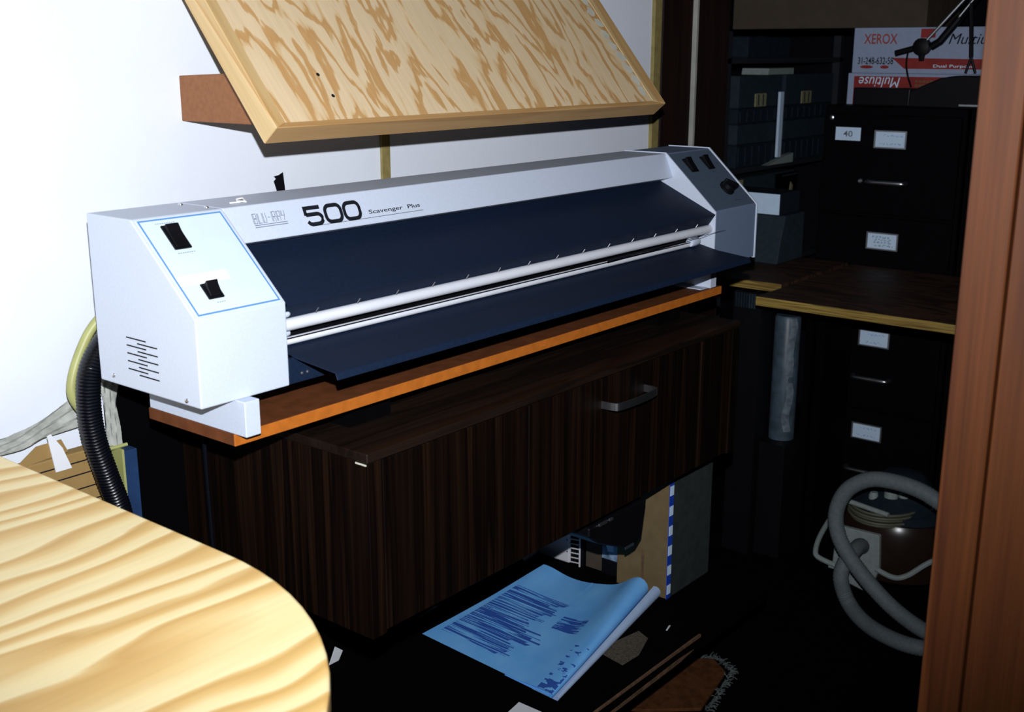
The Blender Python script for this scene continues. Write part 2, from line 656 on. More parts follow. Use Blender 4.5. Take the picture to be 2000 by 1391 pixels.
rocker(.0345, .0610, .0185, .0600, lh)
rocker(.0365, .0610, .1205, .1460, lh, .013)
for x, v, n_ in ((.030, .0135, 9), (.036, .066, 8), (.046, .152, 4)):
    cap = MB()
    for i in range(n_):
        cap.stroke([(x + i * .0035, -v), (x + i * .0035 + .0022, -v)], .0011, m0, lift=.001)
    cap.build('printed_caption', 'ink_grey', lh)
for row in range(5):
    for col_ in range(2):
        y1_ = .158 - col_ * .025
        z_ = 1.1125 - row * .0110 - col_ * .0055
        box(-.0006, .004, y1_ - .045, y1_, z_ - .0008, z_ + .0008).build('vent_slot', 'black_matte', lh)


def screw(c, axis, par, r=.0038):
    s_ = -1
    h = .0022
    prof_ = [(r, 0), (r * .9, s_ * h * .6), (r * .4, s_ * h)] if axis != 'Z' else [(r, 0), (r * .9, h * .6), (r * .4, h)]
    return MB().lathe(prof_, c, 12, axis).build('screw', 'chrome', par, smooth=True)


screw((0, .197, 1.052), 'X', lh)
screw((0, .030, 1.047), 'X', lh)
screw((.134, .205, HT), 'Z', lh)
screw((.138, .150, HT), 'Z', lh)
# right control panel
plate(MB(), XR + .006, L - .007, .004, .168, 0, .0008).build('control_panel', 'panel_grey', rh)
rocker(1.351, 1.378, .0225, .0610, rh, .012)
rocker(1.424, 1.450, .0225, .0600, rh, .012)
kb = MB().lathe([(.018, 0), (.018, .006), (.015, .008), (.014, .016), (.010, .018)], (0, 0, 0), 24)
bmesh.ops.transform(kb.bm, matrix=slant(1.428, .118), verts=kb.bm.verts)
kn = kb.build('dial_knob', 'black', rh, smooth=True)
kb = box(-.004, .004, -.0185, .0185, .006, .024)
bmesh.ops.transform(kb.bm, matrix=slant(1.428, .118) @ Matrix.Rotation(R(55), 4, 'Z'), verts=kb.bm.verts)
kb.build('knob_grip', 'black', rh, bevel=.002)
for x, v, n_ in ((1.425, .152, 6), (1.43, .068, 4)):
    cp = MB()
    for i in range(n_):
        cp.stroke([(x + i * .004, -v), (x + i * .004 + .0026, -v)], .0012, m0, lift=.001)
    cp.build('printed_caption', 'ink', rh)
# hood between the two housings, with the lettering
FT, FB = (YS, HT), (.106, 1.2245)
hood = MB().prism([(D, HT), FT, FB, (.128, 1.2175), (.130, 1.2195), (.110, 1.2265), (.129, HT - .003), (D, HT - .003)],
                  W + .0005, XR - .0005).build('hood', 'machine', mach, bevel=.0009)
fu = Vector((0, FT[0] - FB[0], FT[1] - FB[1])).normalized()
fln = math.hypot(FT[0] - FB[0], FT[1] - FB[1])


def fas(x, z):
    t = (z - FB[1]) / fu.z
    return frame((x, FB[0] + fu.y * t, z), (1, 0, 0), fu)


# "500" in wide rounded numerals
def rrect(x0, y0, w_, h_, r, n_=5):
    out = []
    for cx, cy, a0 in ((x0 + w_ - r, y0 + r, -90), (x0 + w_ - r, y0 + h_ - r, 0), (x0 + r, y0 + h_ - r, 90), (x0 + r, y0 + r, 180)):
        for i in range(n_ + 1):
            a = R(a0 + 90 * i / n_)
            out.append((cx + r * math.cos(a), cy + r * math.sin(a)))
    return out


m5 = fas(.290, 1.2362)
H5, W5, T5 = .0255, .0335, .0062
num = MB()
for k in (1, 2):
    num.stroke(rrect(k * .0385, 0, W5 - .002, H5, .009), T5, m5, closed=True)
five = [(W5 - .004, H5), (.0, H5), (.0, H5 * .56)]
arc = [(.004, H5 * .60), (W5 - .012, H5 * .60)]
for i in range(1, 6):
    a = R(90 - 90 * i / 5)
    arc.append((W5 - .012 + .009 * math.cos(a), H5 * .60 - .008 + .008 * math.sin(a)))
for i in range(0, 6):
    a = R(0 - 90 * i / 5)
    arc.append((W5 - .012 + .009 * math.cos(a), .0075 + .0075 * math.sin(a)))
arc += [(.008, 0), (.004, .0015), (.001, .005)]
num.stroke(five, T5, m5)
num.stroke([(.0, H5 * .60)] + arc, T5, m5)
num.build('model_number', 'ink', hood)
le = MB()
mb_ = fas(.193, 1.2480)
# narrow outlined capitals: B L U - R A Y
hB, wB = .0145, .0062


def cap_letters(le, word, m, wl, hl, gap, tw):
    x = 0
    G = {'B': [[(0, 0), (0, 1)], [(.28, 0), (.28, 1)], [(0, 1), (1, 1), (1, .55), (.3, .5)], [(.3, .5), (1, .45), (1, 0), (0, 0)]],
         'L': [[(0, 0), (0, 1)], [(.28, 0), (.28, 1)], [(0, 0), (1, 0)]],
         'U': [[(0, 1), (0, 0), (1, 0), (1, 1)], [(.28, .05), (.28, 1)]],
         '-': [[(.1, .5), (.9, .5)]],
         'R': [[(0, 0), (0, 1)], [(.28, 0), (.28, 1)], [(0, 1), (1, 1), (1, .5), (.3, .5)], [(.6, .5), (1, 0)]],
         'A': [[(0, 0), (0, 1), (1, 1), (1, 0)], [(.28, 0), (.28, 1)], [(.28, .45), (1, .45)]],
         'Y': [[(0, 1), (0, .5), (1, .5)], [(1, 1), (1, .5), (.6, 0)], [(.28, 1), (.28, .5)]]}
    for ch in word:
        for st in G[ch]:
            le.stroke([(x + p[0] * wl, p[1] * hl) for p in st], tw, m)
        x += wl + gap
    return x


xe = cap_letters(le, 'BLU-RAY', mb_, wB, hB, .0024, .0009)
le.stroke([(0, -.0026), (xe, -.0026)], .0011, mb_)
le.stroke([(0, -.0056), (xe, -.0056)], .0011, mb_)
le.build('brand_lettering', 'ink_grey', hood)
sc = MB()
ms = fas(.416, 1.2375)
sc.text('Scavenger  Plus', .116, .0085, ms, shear=0)
sc.stroke([(-.118, -.0040), (.121, -.0040)], .0007, ms)
sc.build('model_lettering', 'ink', hood)
# trays and rollers between the housings
MB().prism([(.036, Z0 + .004), (.036, 1.155), (.130, 1.198), (D - .004, 1.210), (D - .004, Z0 + .004)], W, XR).build('chassis', 'black', mach)
MB().sheet([(.150, 1.222), (-.002, 1.1535), (.014, 1.1305)], .0014, W + .001, XR - .001).build('feed_tray', 'navy', mach, bevel=.0005)
MB().tube([(W, .012, 1.1225), (XR, .012, 1.1225)], .0088, 20).build('guide_bar', 'white_bar', mach, smooth=True)
gr = MB().tube([(W, .025, 1.0955), (1.262, .025, 1.0955)], .0058, 16).build('exit_rod', 'white_bar', mach, smooth=True)
MB().tube([(W, .0205, 1.0997), (1.262, .0205, 1.0997)], .0011, 8).build('rod_groove', 'ink', gr)
MB().lathe([(.009, 0), (.010, .004), (.010, .026), (.007, .034)], (1.25, .022, 1.1), 16, 'X').build('end_plug', 'machine', gr, smooth=True)
MB().lathe([(.005, 0), (.0055, .004), (.0055, .014), (.004, .019)], (W, .020, 1.1085), 16, 'X').build('end_plug', 'machine', gr, smooth=True)
MB().lathe([(.004, 0), (.0045, .003), (.0045, .008), (.003, .011)], (W, .008, 1.1385), 16, 'X').build('end_plug', 'machine', gr, smooth=True)
MB().prism([(.9, 1.1110), (1.342, 1.1190), (.9, 1.1145)], -.0120, -.0105, 'Y').build('pull_strip', 'ink', mach)
for i in range(14):
    x = .205 + i * .080
    MB().tube([(x, .006, 1.1330), (x + .003, .003, 1.1395)], .0011, 6).build('belt_clip', 'steel', mach)
et = MB().sheet([(.030, 1.0895), (-.014, 1.0800), (-.090, 1.0725), (-.0935, 1.0630)], .0015, .151, 1.306)
et = et.build('exit_tray', 'navy', mach, bevel=.0005)
ap = box(W, XR, .000, .006, Z0 + .001, 1.078).build('apron_panel', 'navy', mach, bevel=.0006)
for x in (.170, .180):
    MB().lathe([(.0026, 0), (.0022, -.0012), (.001, -.0018)], (x, 0, 1.0530), 10, 'Y').build('screw', 'steel', ap, smooth=True)
for x0, x1, yf in ((.055, .080, -.0175), (1.328, 1.353, .012)):
    MB().prism([(yf, .991), (.20, .991), (.20, Z0), (yf, Z0)], x0, x1).build('foot', 'machine', mach, bevel=.001)
for x0, x1, yf in ((1.300, 1.3275, .018),):
    box(x0, x1, yf, .16, .9912, .9930).build('foot_flange', 'machine', mach)
tag(MB().tube([(.186, .160, 1.2755), (.196, .150, 1.2765), (.207, .152, 1.2775), (.211, .162, 1.2800), (.204, .168, 1.2785),
               (.199, .160, 1.277), (.206, .147, 1.276)], .0010, 6).build('string_scrap', 'tape', smooth=True),
    'scrap of white string lying on top of the copying machine hood', 'string')

# ------------------------------------------------------------------ board under the machine, spacers, credenza
bd = thing('shelf_board', (.71, .105, .973), 'wooden board with orange front edge and brown top tinted darker for shade, under the copying machine feet', 'board')
box(.0555, 1.372, .0106, .205, .973, .9905).build('panel', 'board_brown_shaded', bd, bevel=.001)  # brown top veneer, with some of the tray's shadow put into its colour
box(.0555, 1.372, .0086, .0108, .973, .9904).build('front_edge', 'orange_board', bd, bevel=.0008)
for x, wh in ((.30, 'near its lettered end'), (1.18, 'near its far end')):
    tag(box(x, x + .09, .05, .19, .9295, .9725).build('spacer_block', 'black_matte'),
        'dark spacer block between board and credenza top ' + wh, 'block')
cz = thing('credenza', (.78, .16, .636), 'dark walnut credenza with vertical grain and one chrome drawer handle', 'cabinet')
box(.230, 1.335, -.0612, .385, .9145, .929).build('top', 'walnut_top', cz, bevel=.0015)
box(.2315, .262, -.0605, .385, .636, .9140).build('side_panel', 'walnut', cz, bevel=.001)
box(1.305, 1.334, -.0605, .385, .636, .9140).build('side_panel', 'walnut', cz, bevel=.001)
box(.262, 1.305, -.040, .385, .638, .9140).build('carcass', 'black_matte', cz)
box(.2635, .605, -.0585, -.040, .640, .9125).build('front_panel', 'walnut', cz, bevel=.0012)
dr = box(.608, 1.176, -.0585, -.040, .640, .9125).build('drawer', 'walnut', cz, bevel=.0012)
box(1.179, 1.3035, -.0585, -.040, .640, .9125).build('front_panel', 'walnut', cz, bevel=.0012)
hp = spline([(.822, -.058, .863), (.824, -.082, .863), (.835, -.092, .863), (.893, -.096, .863), (.951, -.092, .863), (.962, -.082, .863), (.964, -.058, .863)], 6)
hb = MB()
rings = []
for i, p in enumerate(hp):
    d = (hp[min(i + 1, len(hp) - 1)] - hp[max(i - 1, 0)]).normalized()
    nn = Vector((-d.y, d.x, 0))
    rings.append([hb.bm.verts.new(p + nn * a + Vector((0, 0, b))) for a, b in ((-.0015, -.007), (.0015, -.007), (.0015, .007), (-.0015, .007))])
for A, B in zip(rings, rings[1:]):
    for k in range(4):
        hb.bm.faces.new((A[k], A[(k + 1) % 4], B[(k + 1) % 4], B[k]))
hb.bm.faces.new(rings[0])
hb.bm.faces.new(rings[-1][::-1])
hb.build('handle', 'chrome', dr)
box(.2302, .2330, -.058, -.036, .9105, .9130).build('brass_staple', 'putty', cz)
st = thing('stand', (.78, .16, 0), 'black stand under the credenza with a low shelf edged in worn brown', 'stand')
for x in (.27, 1.355):
    box(x, x + .03, .355, .385, 0, .620).build('leg', 'black_matte', st)
box(.27, .30, .20, .225, 0, .620).build('leg', 'black_matte', st)
box(1.395, 1.418, .20, .225, 0, .620).build('leg', 'black_matte', st)
box(.26, 1.42, .195, .230, .620, .6354).build('rail', 'black_matte', st)
box(.26, 1.41, .345, .380, .620, .6354).build('rail', 'black_matte', st)
box(.20, 1.42, -.120, .392, .262, .300).build('low_shelf', 'black_matte', st, bevel=.002)
box(.10, 1.16, .3925, .3985, .02, 1.02).build('added_dark_sheet', 'black_matte', st)  # invented black sheet, covers the white wall so this area stays dark
MB().prism([(.60, .2975), (.80, .2965), (1.00, .2960), (1.116, .2940), (1.116, .3005), (1.09, .3010), (.60, .3004)], -.1215, -.117, 'Y').build('worn_edge', 'worn_edge', st)
MB().prism([(.66, .268), (1.03, .270), (1.09, .276), (1.03, .280), (.66, .274)], -.1212, -.119, 'Y').build('worn_edge', 'worn_edge', st)
# black tray hanging below the credenza
tr = thing('under_tray', (.95, .05, .515), 'black plastic tray with a chamfered corner hung beneath the credenza', 'tray')
MB().prism([(.83, .608), (.83, .590), (.865, .565), (.975, .517), (.995, .517), (1.018, .532), (1.032, .608)], -.03, .10, 'Y').build('shell', 'black', tr, bevel=.003)
box(.86, .885, -.034, -.0300, .604, .609).build('painted_glint', 'steel', tr)  # small pale bars stand in for highlights on the black shell
box(.895, .905, -.034, -.0300, .604, .609).build('painted_glint', 'steel', tr)
box(.955, .985, -.0325, -.0300, .523, .528).build('painted_glint', 'file_grey', tr)

# ------------------------------------------------------------------ tilted plywood board on the wall
TILT = math.atan2(.177, .146)
tb = thing('tilted_board', (.229, .100, 1.382), 'plywood panel with lumber frame tilted out from the white wall', 'panel', rot=(TILT, 0, 0))
BW, BL, TH = 1.035, .455, .038
FRW, FRL = .042, .022
box(FRL, BW - FRW, .0085, BL - FRW, -.016, -.0008).build('plywood_panel', 'ply_board', tb)
MB().prism([(0, 0), (BW, 0), (BW - FRW, .009), (FRL, .009)], -TH, 0, 'Z').build('frame_rail', 'rail_wood', tb, bevel=.0012)
MB().prism([(0, BL), (FRL, BL - FRW), (BW - FRW, BL - FRW), (BW, BL)], -TH, 0, 'Z').build('frame_rail', 'rail_wood', tb, bevel=.0012)
MB().prism([(0, 0), (FRL, .009), (FRL, BL - FRW), (0, BL)], -TH, 0, 'Z').build('frame_stile', 'rail_wood_v', tb, bevel=.0012)
MB().prism([(BW, 0), (BW, BL), (BW - FRW, BL - FRW), (BW - FRW, .009)], -TH, 0, 'Z').build('frame_stile', 'rail_wood_v', tb, bevel=.0012)
for x, y in ((.134, .092), (.140, .052)):
    MB().lathe([(.0032, -.001), (.0032, .0004), (.002, .0007)], (x, y, -.0008), 10).build('screw', 'ink', tb)
pm = MB()
rp = random.Random(3)
for i in range(14):
    y = .035 + i * .029
    x = BW - FRW - .016 + rp.uniform(-.004, .004)
    n_ = 8
    vs = [pm.bm.verts.new((x + (.013 + rp.uniform(-.005, .004)) * math.cos(a), y + (.013 + rp.uniform(-.003, .004)) * math.sin(a), 0))
          for a in [2 * math.pi * k / n_ for k in range(n_)]]
    pm.bm.faces.new(vs)
pm = pm.build('putty_smears', 'putty', tb)
pm['label'] = 'pale filler smears along one side of the panel'
for x, nm in ((.285, 'at the lettered end of the machine'), (1.17, 'at the far end of the machine')):
    tag(MB().prism([(.400, 1.378), (.170, 1.379), (.170, 1.395), (.215, 1.4475), (.285, 1.4535), (.400, 1.449)], x, x + .02).build('wall_bracket', 'bracket_wood', bevel=.001),
        'reddish-brown wooden bracket under the tilted plywood, ' + nm, 'bracket')
tag(MB().prism([(.470, 1.10), (.490, 1.10), (.4895, 1.246), (.486, 1.2805), (.477, 1.2765), (.466, 1.2750), (.4705, 1.2705),
                (.4655, 1.2665), (.472, 1.247)], .398, .3998, 'Y').build('tape_strip', 'black'),
    'torn strip of black tape stuck to the white wall behind the machine', 'tape')

# ------------------------------------------------------------------ foreground plywood table
tt = thing('plywood_table', (-.52, -.15, 0), 'pale plywood table with bold yellow grain and a rounded end', 'table')
pts = [(-.128, .385), (-.134, -.215)]
cx, cy, rx_, ry_ = -.552, -.215, .418, .430
for i in range(1, 40):
    a = R(0 - 180 * i / 40)
    pts.append((cx + rx_ * math.cos(a), cy + ry_ * math.sin(a)))
pts += [(-.970, -.215), (-.970, .385)]
MB().prism(pts, .928, .950, 'Z').build('tabletop', 'ply_table', tt, bevel=.003, bseg=2)
for x in (-.25, -.85):
    for y in (-.30, .30):
        MB().tube([(x, y, 0), (x, y, .928)], .016, 12).build('leg', 'black', tt, smooth=True)

# ------------------------------------------------------------------ behind the machine: hose, tube, film, carton
tag(ribbed([(.085, .283, 1.105), (.052, .296, 1.075), (.026, .300, 1.035), (.017, .298, .985), (.019, .294, .930), (.030, .288, .872),
            (.044, .283, .805), (.048, .285, .70), (.045, .29, .45), (.05, .30, .03)], .0180, .0014, .0048).build('ribbed_hose', 'black_gloss', smooth=True),
    'black ribbed hose dropping from behind the copying machine', 'hose')
tag(MB().tube(spline([(.10, .318, 1.13), (.060, .332, 1.095), (.036, .336, 1.06), (.016, .335, 1.018), (.014, .334, .990), (.032, .334, .955), (.054, .333, .90), (.060, .333, .80), (.050, .333, .6), (.03, .333, .02)]), .0075, 10).build('garden_tube', 'green_tube', smooth=True),
    'yellow-green flexible tube beside the black ribbed hose', 'tube')


def film(name, mat, label, a, b, n_=14, k=9, amp=.006, seed=1):
    rn = random.Random(seed)
    mb = MB()
    A = spline(a, n_)
    B = spline(b, n_)
    rows = []
    N = min(len(A), len(B))
    for i in range(N):
        row = []
        for j in range(k + 1):
            p = A[i].lerp(B[i], j / k)
            p = p + Vector((0, -abs(math.sin(i * .11 + j * .9)) * amp - rn.uniform(0, amp * .15), 0))
            row.append(p)
        rows.append(row)
    for t in (0, .0006):
        V = [[mb.bm.verts.new(p + Vector((0, t, 0))) for p in r] for r in rows]
        for i in range(N - 1):
            for j in range(k):
                mb.bm.faces.new((V[i][j], V[i + 1][j], V[i + 1][j + 1], V[i][j + 1]))
    o = mb.build(name, mat, smooth=True, recalc=False)
    return tag(o, label, 'plastic sheet')


film('plastic_film', 'plastic_film', 'crumpled translucent plastic film along the wall above the carton',
     [(-.16, .385, .930), (-.095, .388, .938), (-.055, .388, .940), (-.01, .390, .952), (.045, .390, .975)],
     [(-.16, .380, .900), (-.095, .380, .915), (-.050, .380, .918), (-.01, .380, .925), (.045, .380, .930)])
film('plastic_film', 'plastic_film', 'narrow grey plastic film hanging beside the black hose',
     [(.078, .372, .998), (.082, .374, .95), (.086, .375, .90), (.088, .375, .80)],
     [(.112, .372, .990), (.106, .374, .95), (.108, .375, .90), (.112, .375, .80)], amp=.008, seed=5)
ca = thing('carton', (.0, .32, 0), 'tan cardboard carton printed with a black line grid behind the table', 'carton')
box(-.10, .070, .346, .372, 0, .900).build('box_body', 'tan_carton', ca, bevel=.002)
MB().prism([(-.085, .899), (-.045, .926), (-.005, .927), (.004, .906)], .3455, .3475, 'Y').build('raised_flap', 'tan_carton', ca)
gl = MB()
mg = frame((0, .346, 0), (1, 0, 0), (0, 0, 1))
for z in (.885, .865, .842, .82, .798):
    gl.stroke([(-.085, z), (.064, z)], .0022, mg, lift=.0006)
gl.stroke([(.056, .70), (.056, .89)], .003, mg, lift=.0006)
gl.build('printed_grid', 'ink', ca)
tag(MB().prism([(-.020, .88), (.006, .88), (-.006, .915), (-.022, .940), (-.028, .938)], .3425, .3445, 'Y').build('paper_slip', 'paper_white'),
    'white paper slip tucked between carton and black hose', 'paper')
bk = thing('portfolio', (.085, .3, 0), 'dark blue portfolio with a yellow edge standing beside the carton', 'portfolio')
box(.0835, .107, .325, .355, 0, .888).build('cover', 'blue_cover', bk, bevel=.001)
box(.0795, .0835, .324, .355, 0, .892).build('edge_strip', 'green_tube', bk)
tag(MB().tube([(.045, .340, .8935), (.096, .334, .8955)], .0028, 8).build('yellow_rod', 'green_tube'),
    'short yellow-green rod resting on top of the carton beside the hose', 'rod')
tag(MB().tube(spline([(.16, .20, .970), (.150, .205, .93), (.150, .21, .87), (.155, .21, .5), (.17, .25, .02)]), .0035, 8).build('power_cable', 'black_gloss', smooth=True),
    'thin black cable hanging below the left end of the wooden board', 'cable')

# ------------------------------------------------------------------ low platform and the things under the credenza
# folded blueprint sheet
ps = MB()
NU, NV = 30, 44
uvs = {}
rows = []
for i in range(NU + 1):
    u = i / NU
    A = Vector((.737, .325, .304)).lerp(Vector((1.150, .322, .304)), u)
    Bp = Vector((.712, -.037, .304)).lerp(Vector((1.178, .050, .304)), u)
    dirv = (Bp - A).normalized()
    Lg = (Bp - A).length
    hr = .006 + .018 * u ** 1.3               # fold radius grows towards the far end
    row = []
    for j in range(NV + 1):
        t = j / NV
        if t < .72:                            # flat top layer with soft waves
            q = t / .72
            s_ = q * (Lg - hr)
            hump = math.exp(-((q - 1) / .16) ** 2)
            z = hr * 2 * (hump * .95 + .05 * 0) + .004 * (1 - hump) + .006 * u * math.sin(q * 7 + u * 2) * (1 - hump) * u
            z += .012 * math.exp(-((q - .05) / .15) ** 2) * max(0, u - .55)
            p = A + dirv * s_ + Vector((0, 0, z))
            v = q
        else:                                  # round the fold and back underneath
            q = (t - .72) / .28
            if q < .55:
                a = math.pi * (q / .55)
                p = A + dirv * (Lg - hr + hr * math.sin(a)) + Vector((0, 0, hr + hr * math.cos(a) * .95))
            else:
                p = A + dirv * (Lg - hr - (q - .55) / .45 * .12) + Vector((0, 0, .0012 + .0008 * (1 - q)))
            v = 1 + q * .2
        bv = ps.bm.verts.new(p)
        uvs[bv] = (u, v)
        row.append(bv)
    rows.append(row)
for i in range(NU):
    for j in range(NV):
        ps.bm.faces.new((rows[i][j], rows[i][j + 1], rows[i + 1][j + 1], rows[i + 1][j]))
ly = ps.bm.loops.layers.uv.new('sheet')
for f in ps.bm.faces:
    for lp in f.loops:
        lp[ly].uv = uvs[lp.vert]
tag(ps.build('blueprint_sheet', 'blueprint', smooth=True, recalc=False),
    'blue diazo blueprint with columns of dark text, folded over on the low platform', 'blueprint')
# second, lower layer showing along the fold
p2 = MB()
rows = []
for i in range(21):
    u = i / 20
    a0 = Vector((.720, .02, .3012)).lerp(Vector((1.150, .10, .3012)), u)
    Bp = Vector((.716, -.047, .3012)).lerp(Vector((1.198, .030, .3012)), u)
    d = (Bp - a0).normalized()
    Lg = (Bp - a0).length
    hr = .004 + .012 * u
    row = [p2.bm.verts.new(a0)]
    for k in range(9):
        a = -math.pi / 2 + math.pi * k / 8
        row.append(p2.bm.verts.new(a0 + d * (Lg - hr + hr * math.cos(a)) + Vector((0, 0, hr + hr * math.sin(a)))))
    rows.append(row)
for A, B in zip(rows, rows[1:]):
    for k in range(9):
        p2.bm.faces.new((A[k], A[k + 1], B[k + 1], B[k]))
tag(p2.build('folded_print', 'pale_print', smooth=True, recalc=False),
    'pale folded print showing as a rolled edge beneath the blueprint', 'paper')
tag(MB().prism([(.905, -.065), (.96, -.068), (1.03, -.045), (1.045, -.012), (.98, .0), (.92, .01)], .3002, .3010, 'Z').build('speckled_scrap', 'speckle'),
    'speckled brown scrap poking out from under the folded blueprint', 'scrap')
tag(MB().prism([(1.085, -.058), (1.108, -.052), (1.106, -.049), (1.084, -.055)], .3002, .3012, 'Z').build('paper_sliver', 'paper_white'),
    'thin white sliver on the low shelf near the tall carton', 'scrap')
tag(MB().prism([(.62, .003), (.668, .010), (.668, -.045), (.64, -.06)], .3002, .3010, 'Z').build('paper_scrap', 'paper_white'),
    'white paper scrap on the low shelf in front of the blueprint', 'paper')
tag(MB().prism([(.535, .301), (.560, .301), (.572, .318), (.553, .334)], .388, .3900, 'Y').build('paper_scrap', 'paper_white'),
    'white torn paper corner leaning on the wall under the credenza', 'paper')
tag(MB().prism([(.785, .301), (.795, .301), (.855, .305), (.845, .3095)], .388, .3900, 'Y').build('paper_sliver', 'paper_white'),
    'thin white strip against the wall behind the blueprint', 'scrap')

# cartons and heater standing on the low shelf
tc_ = thing('tall_carton', (1.30, .09, .3005), 'tall brown carton sealed with blue and white striped tape', 'carton')
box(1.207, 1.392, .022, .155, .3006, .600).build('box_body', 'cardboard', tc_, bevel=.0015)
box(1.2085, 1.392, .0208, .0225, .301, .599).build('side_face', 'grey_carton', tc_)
box(1.2055, 1.222, .0198, .0212, .3010, .600).build('tape_strip', 'tape_blue', tc_)
for i in range(6):
    z = .312 + i * .047
    box(1.2065, 1.221, .0190, .0202, z, z + .022).build('tape_print', 'card', tc_)
box(1.2055, 1.2075, .082, .088, .33, .40).build('flap_seam', 'worn_edge', tc_)
pb = thing('printed_box', (1.28, .19, .3005), 'small box with a blue and white printed picture beside the tall carton', 'box')
box(1.230, 1.32, .162, .213, .3006, .428).build('box_body', 'black', pb, bevel=.001)
box(1.2290, 1.2302, .164, .211, .340, .426).build('picture', 'print_photo', pb)
MB().prism([(.178, .362), (.194, .360), (.200, .375), (.192, .388), (.196, .412), (.184, .412), (.186, .388), (.179, .378)], 1.2282, 1.2292, 'X').build('picture_figure', 'card', pb)
tag(box(1.235, 1.345, .2165, .2620, .3006, .440).build('small_carton', 'cardboard_dim', bevel=.0015),
    'small plain brown carton between the heater and the printed box', 'carton')
ht = thing('heater', (1.24, .33, .3005), 'white heater cabinet with a slotted grille under the credenza', 'heater')
box(1.222, 1.34, .3002, .3900, .3006, .480).build('housing', 'heater_white', ht, bevel=.004, bseg=2)
box(1.227, 1.34, .2650, .2998, .3006, .480).build('grille_back', 'black', ht)
for i in range(15):
    z = .306 + i * .0118
    MB().tube([(1.2232, .2998, z), (1.2232, .271, z + .003)], .0016, 6).build('grille_slat', 'heater_white', ht)
MB().tube([(1.2232, .271, .3006), (1.2232, .271, .480)], .0022, 8).build('grille_post', 'heater_white', ht)
for z in (.33, .36):
    MB().lathe([(.002, 0), (.0015, -.001)], (1.222, .307, z), 8, 'X').build('screw', 'ink', ht)

# rug on the floor
rg = thing('rug', (1.35, .05, 0), 'reddish-brown rug strip with a grey frayed border on the dark floor', 'rug')
MB().prism([(1.17, .120), (1.449, .145), (1.51, .055), (1.473, .002), (1.29, -.035), (1.20, .065)], .001, .010, 'Z').build('pile', 'rug', rg, bevel=.002)
fg = MB()
rn = random.Random(11)
edge = [Vector((1.449, .145, .006)), Vector((1.520, .062, .006)), Vector((1.487, -.006, .006)), Vector((1.29, -.048, .006))]
for a, b in zip(edge, edge[1:]):
    n_ = int((b - a).length / .0022)
    for i in range(n_):
        p = a.lerp(b, i / n_) + Vector((rn.uniform(-.004, .004), rn.uniform(-.004, .004), 0))
        d = Vector((rn.uniform(-.3, 1), rn.uniform(-1, .4), rn.uniform(0, .5))).normalized() * rn.uniform(.010, .022)
        fg.tube([p, p + d * .6, p + d + Vector((0, 0, -.004))], .0011, 4, cap=False)
fgo = fg.build('fringe', 'fringe', rg)
fgo['kind'] = 'stuff'

# ------------------------------------------------------------------ desks
def desk(x0, x1, y0, y1, label, legs, z=.85):
    t = thing('desk', ((x0 + x1) / 2, (y0 + y1) / 2, 0), label, 'desk', 'dark desks in front of the filing cabinets')
    box(x0 + .004, x1, y0, y1, z - .024, z).build('desktop', 'desk_top', t)
    box(x0, x0 + .004, y0, y1, z - .024, z).build('edge_band', 'oak_edge', t, bevel=.0008)
    for (a, b, c, d) in legs:
        box(a, b, c, d, 0, z - .024).build('side_panel', 'black_matte', t)
    return t


desk(1.932, 2.560, -.80, .211, 'dark wood-grain desk with yellow oak edge above the vacuum cleaner',
     [(2.335, 2.54, .185, .209), (1.98, 2.54, -.79, -.766)])
desk(2.125, 2.580, .233, .735, 'dark desk with yellow oak edge set back behind the copying machine',
     [(2.36, 2.56, .236, .256), (2.16, 2.56, .71, .733)])
gb = thing('ribbed_box', (2.16, .34, 0), 'dark grey ribbed box standing beneath the set-back desk', 'box')
box(2.146, 2.26, .30, .39, 0, .812).build('box_body', 'black', gb)
for i in range(8):
    y = .318 + i * .0085
    box(2.1405, 2.146, y, y + .004, .765, .808).build('rib', 'file_dark' if i > 2 else 'file_grey', gb)
rl = thing('wrapped_roll', (2.22, .26, 0), 'tall roll wrapped in shiny plastic standing under the desk', 'roll')
MB().lathe([(.038, .36), (.038, .730), (.034, .738)], (2.245, .262, 0), 22).build('roll_core', 'film_dim', rl, smooth=True)
fw = MB()
rows = []
for i in range(26):
    z = .735 - i * .0138
    r_ = .0405 + .0012 * math.sin(i * 1.3)
    rows.append([fw.bm.verts.new((2.245 - r_ * math.cos(a), .262 - r_ * math.sin(a) - .003 * math.sin(i * .8), z))
                 for a in [R(30 + 8 * k + 5 * math.sin(i * .5)) for k in range(5)]])
for A, B in zip(rows, rows[1:]):
    for k in range(4):
        fw.bm.faces.new((A[k], A[k + 1], B[k + 1], B[k]))
fw.build('plastic_wrap', 'wrap_dim', rl, smooth=True, recalc=False)
tag(box(2.17, 2.32, .214, .297, 0, .3585).build('support_box', 'black', bevel=.003),
    'black box on the floor under the plastic-wrapped roll', 'box')

# ------------------------------------------------------------------ filing cabinets
def scribble(mb, m, w_, h_, rows_, seed, tw=.0011):
    rn = random.Random(seed)
    for k in range(rows_):
        y = h_ * (.78 - .56 * k / max(1, rows_ - 1)) if rows_ > 1 else h_ * .5
        x = w_ * rn.uniform(.12, .3)
        while x < w_ * rn.uniform(.75, .9):
            n_ = rn.randint(3, 6)
            pts_ = [(x + i * w_ * .022, y + rn.uniform(-1, 1) * h_ * .075) for i in range(n_)]
            mb.stroke(pts_, tw, m, lift=.0006)
            x += n_ * w_ * .022 + w_ * .03


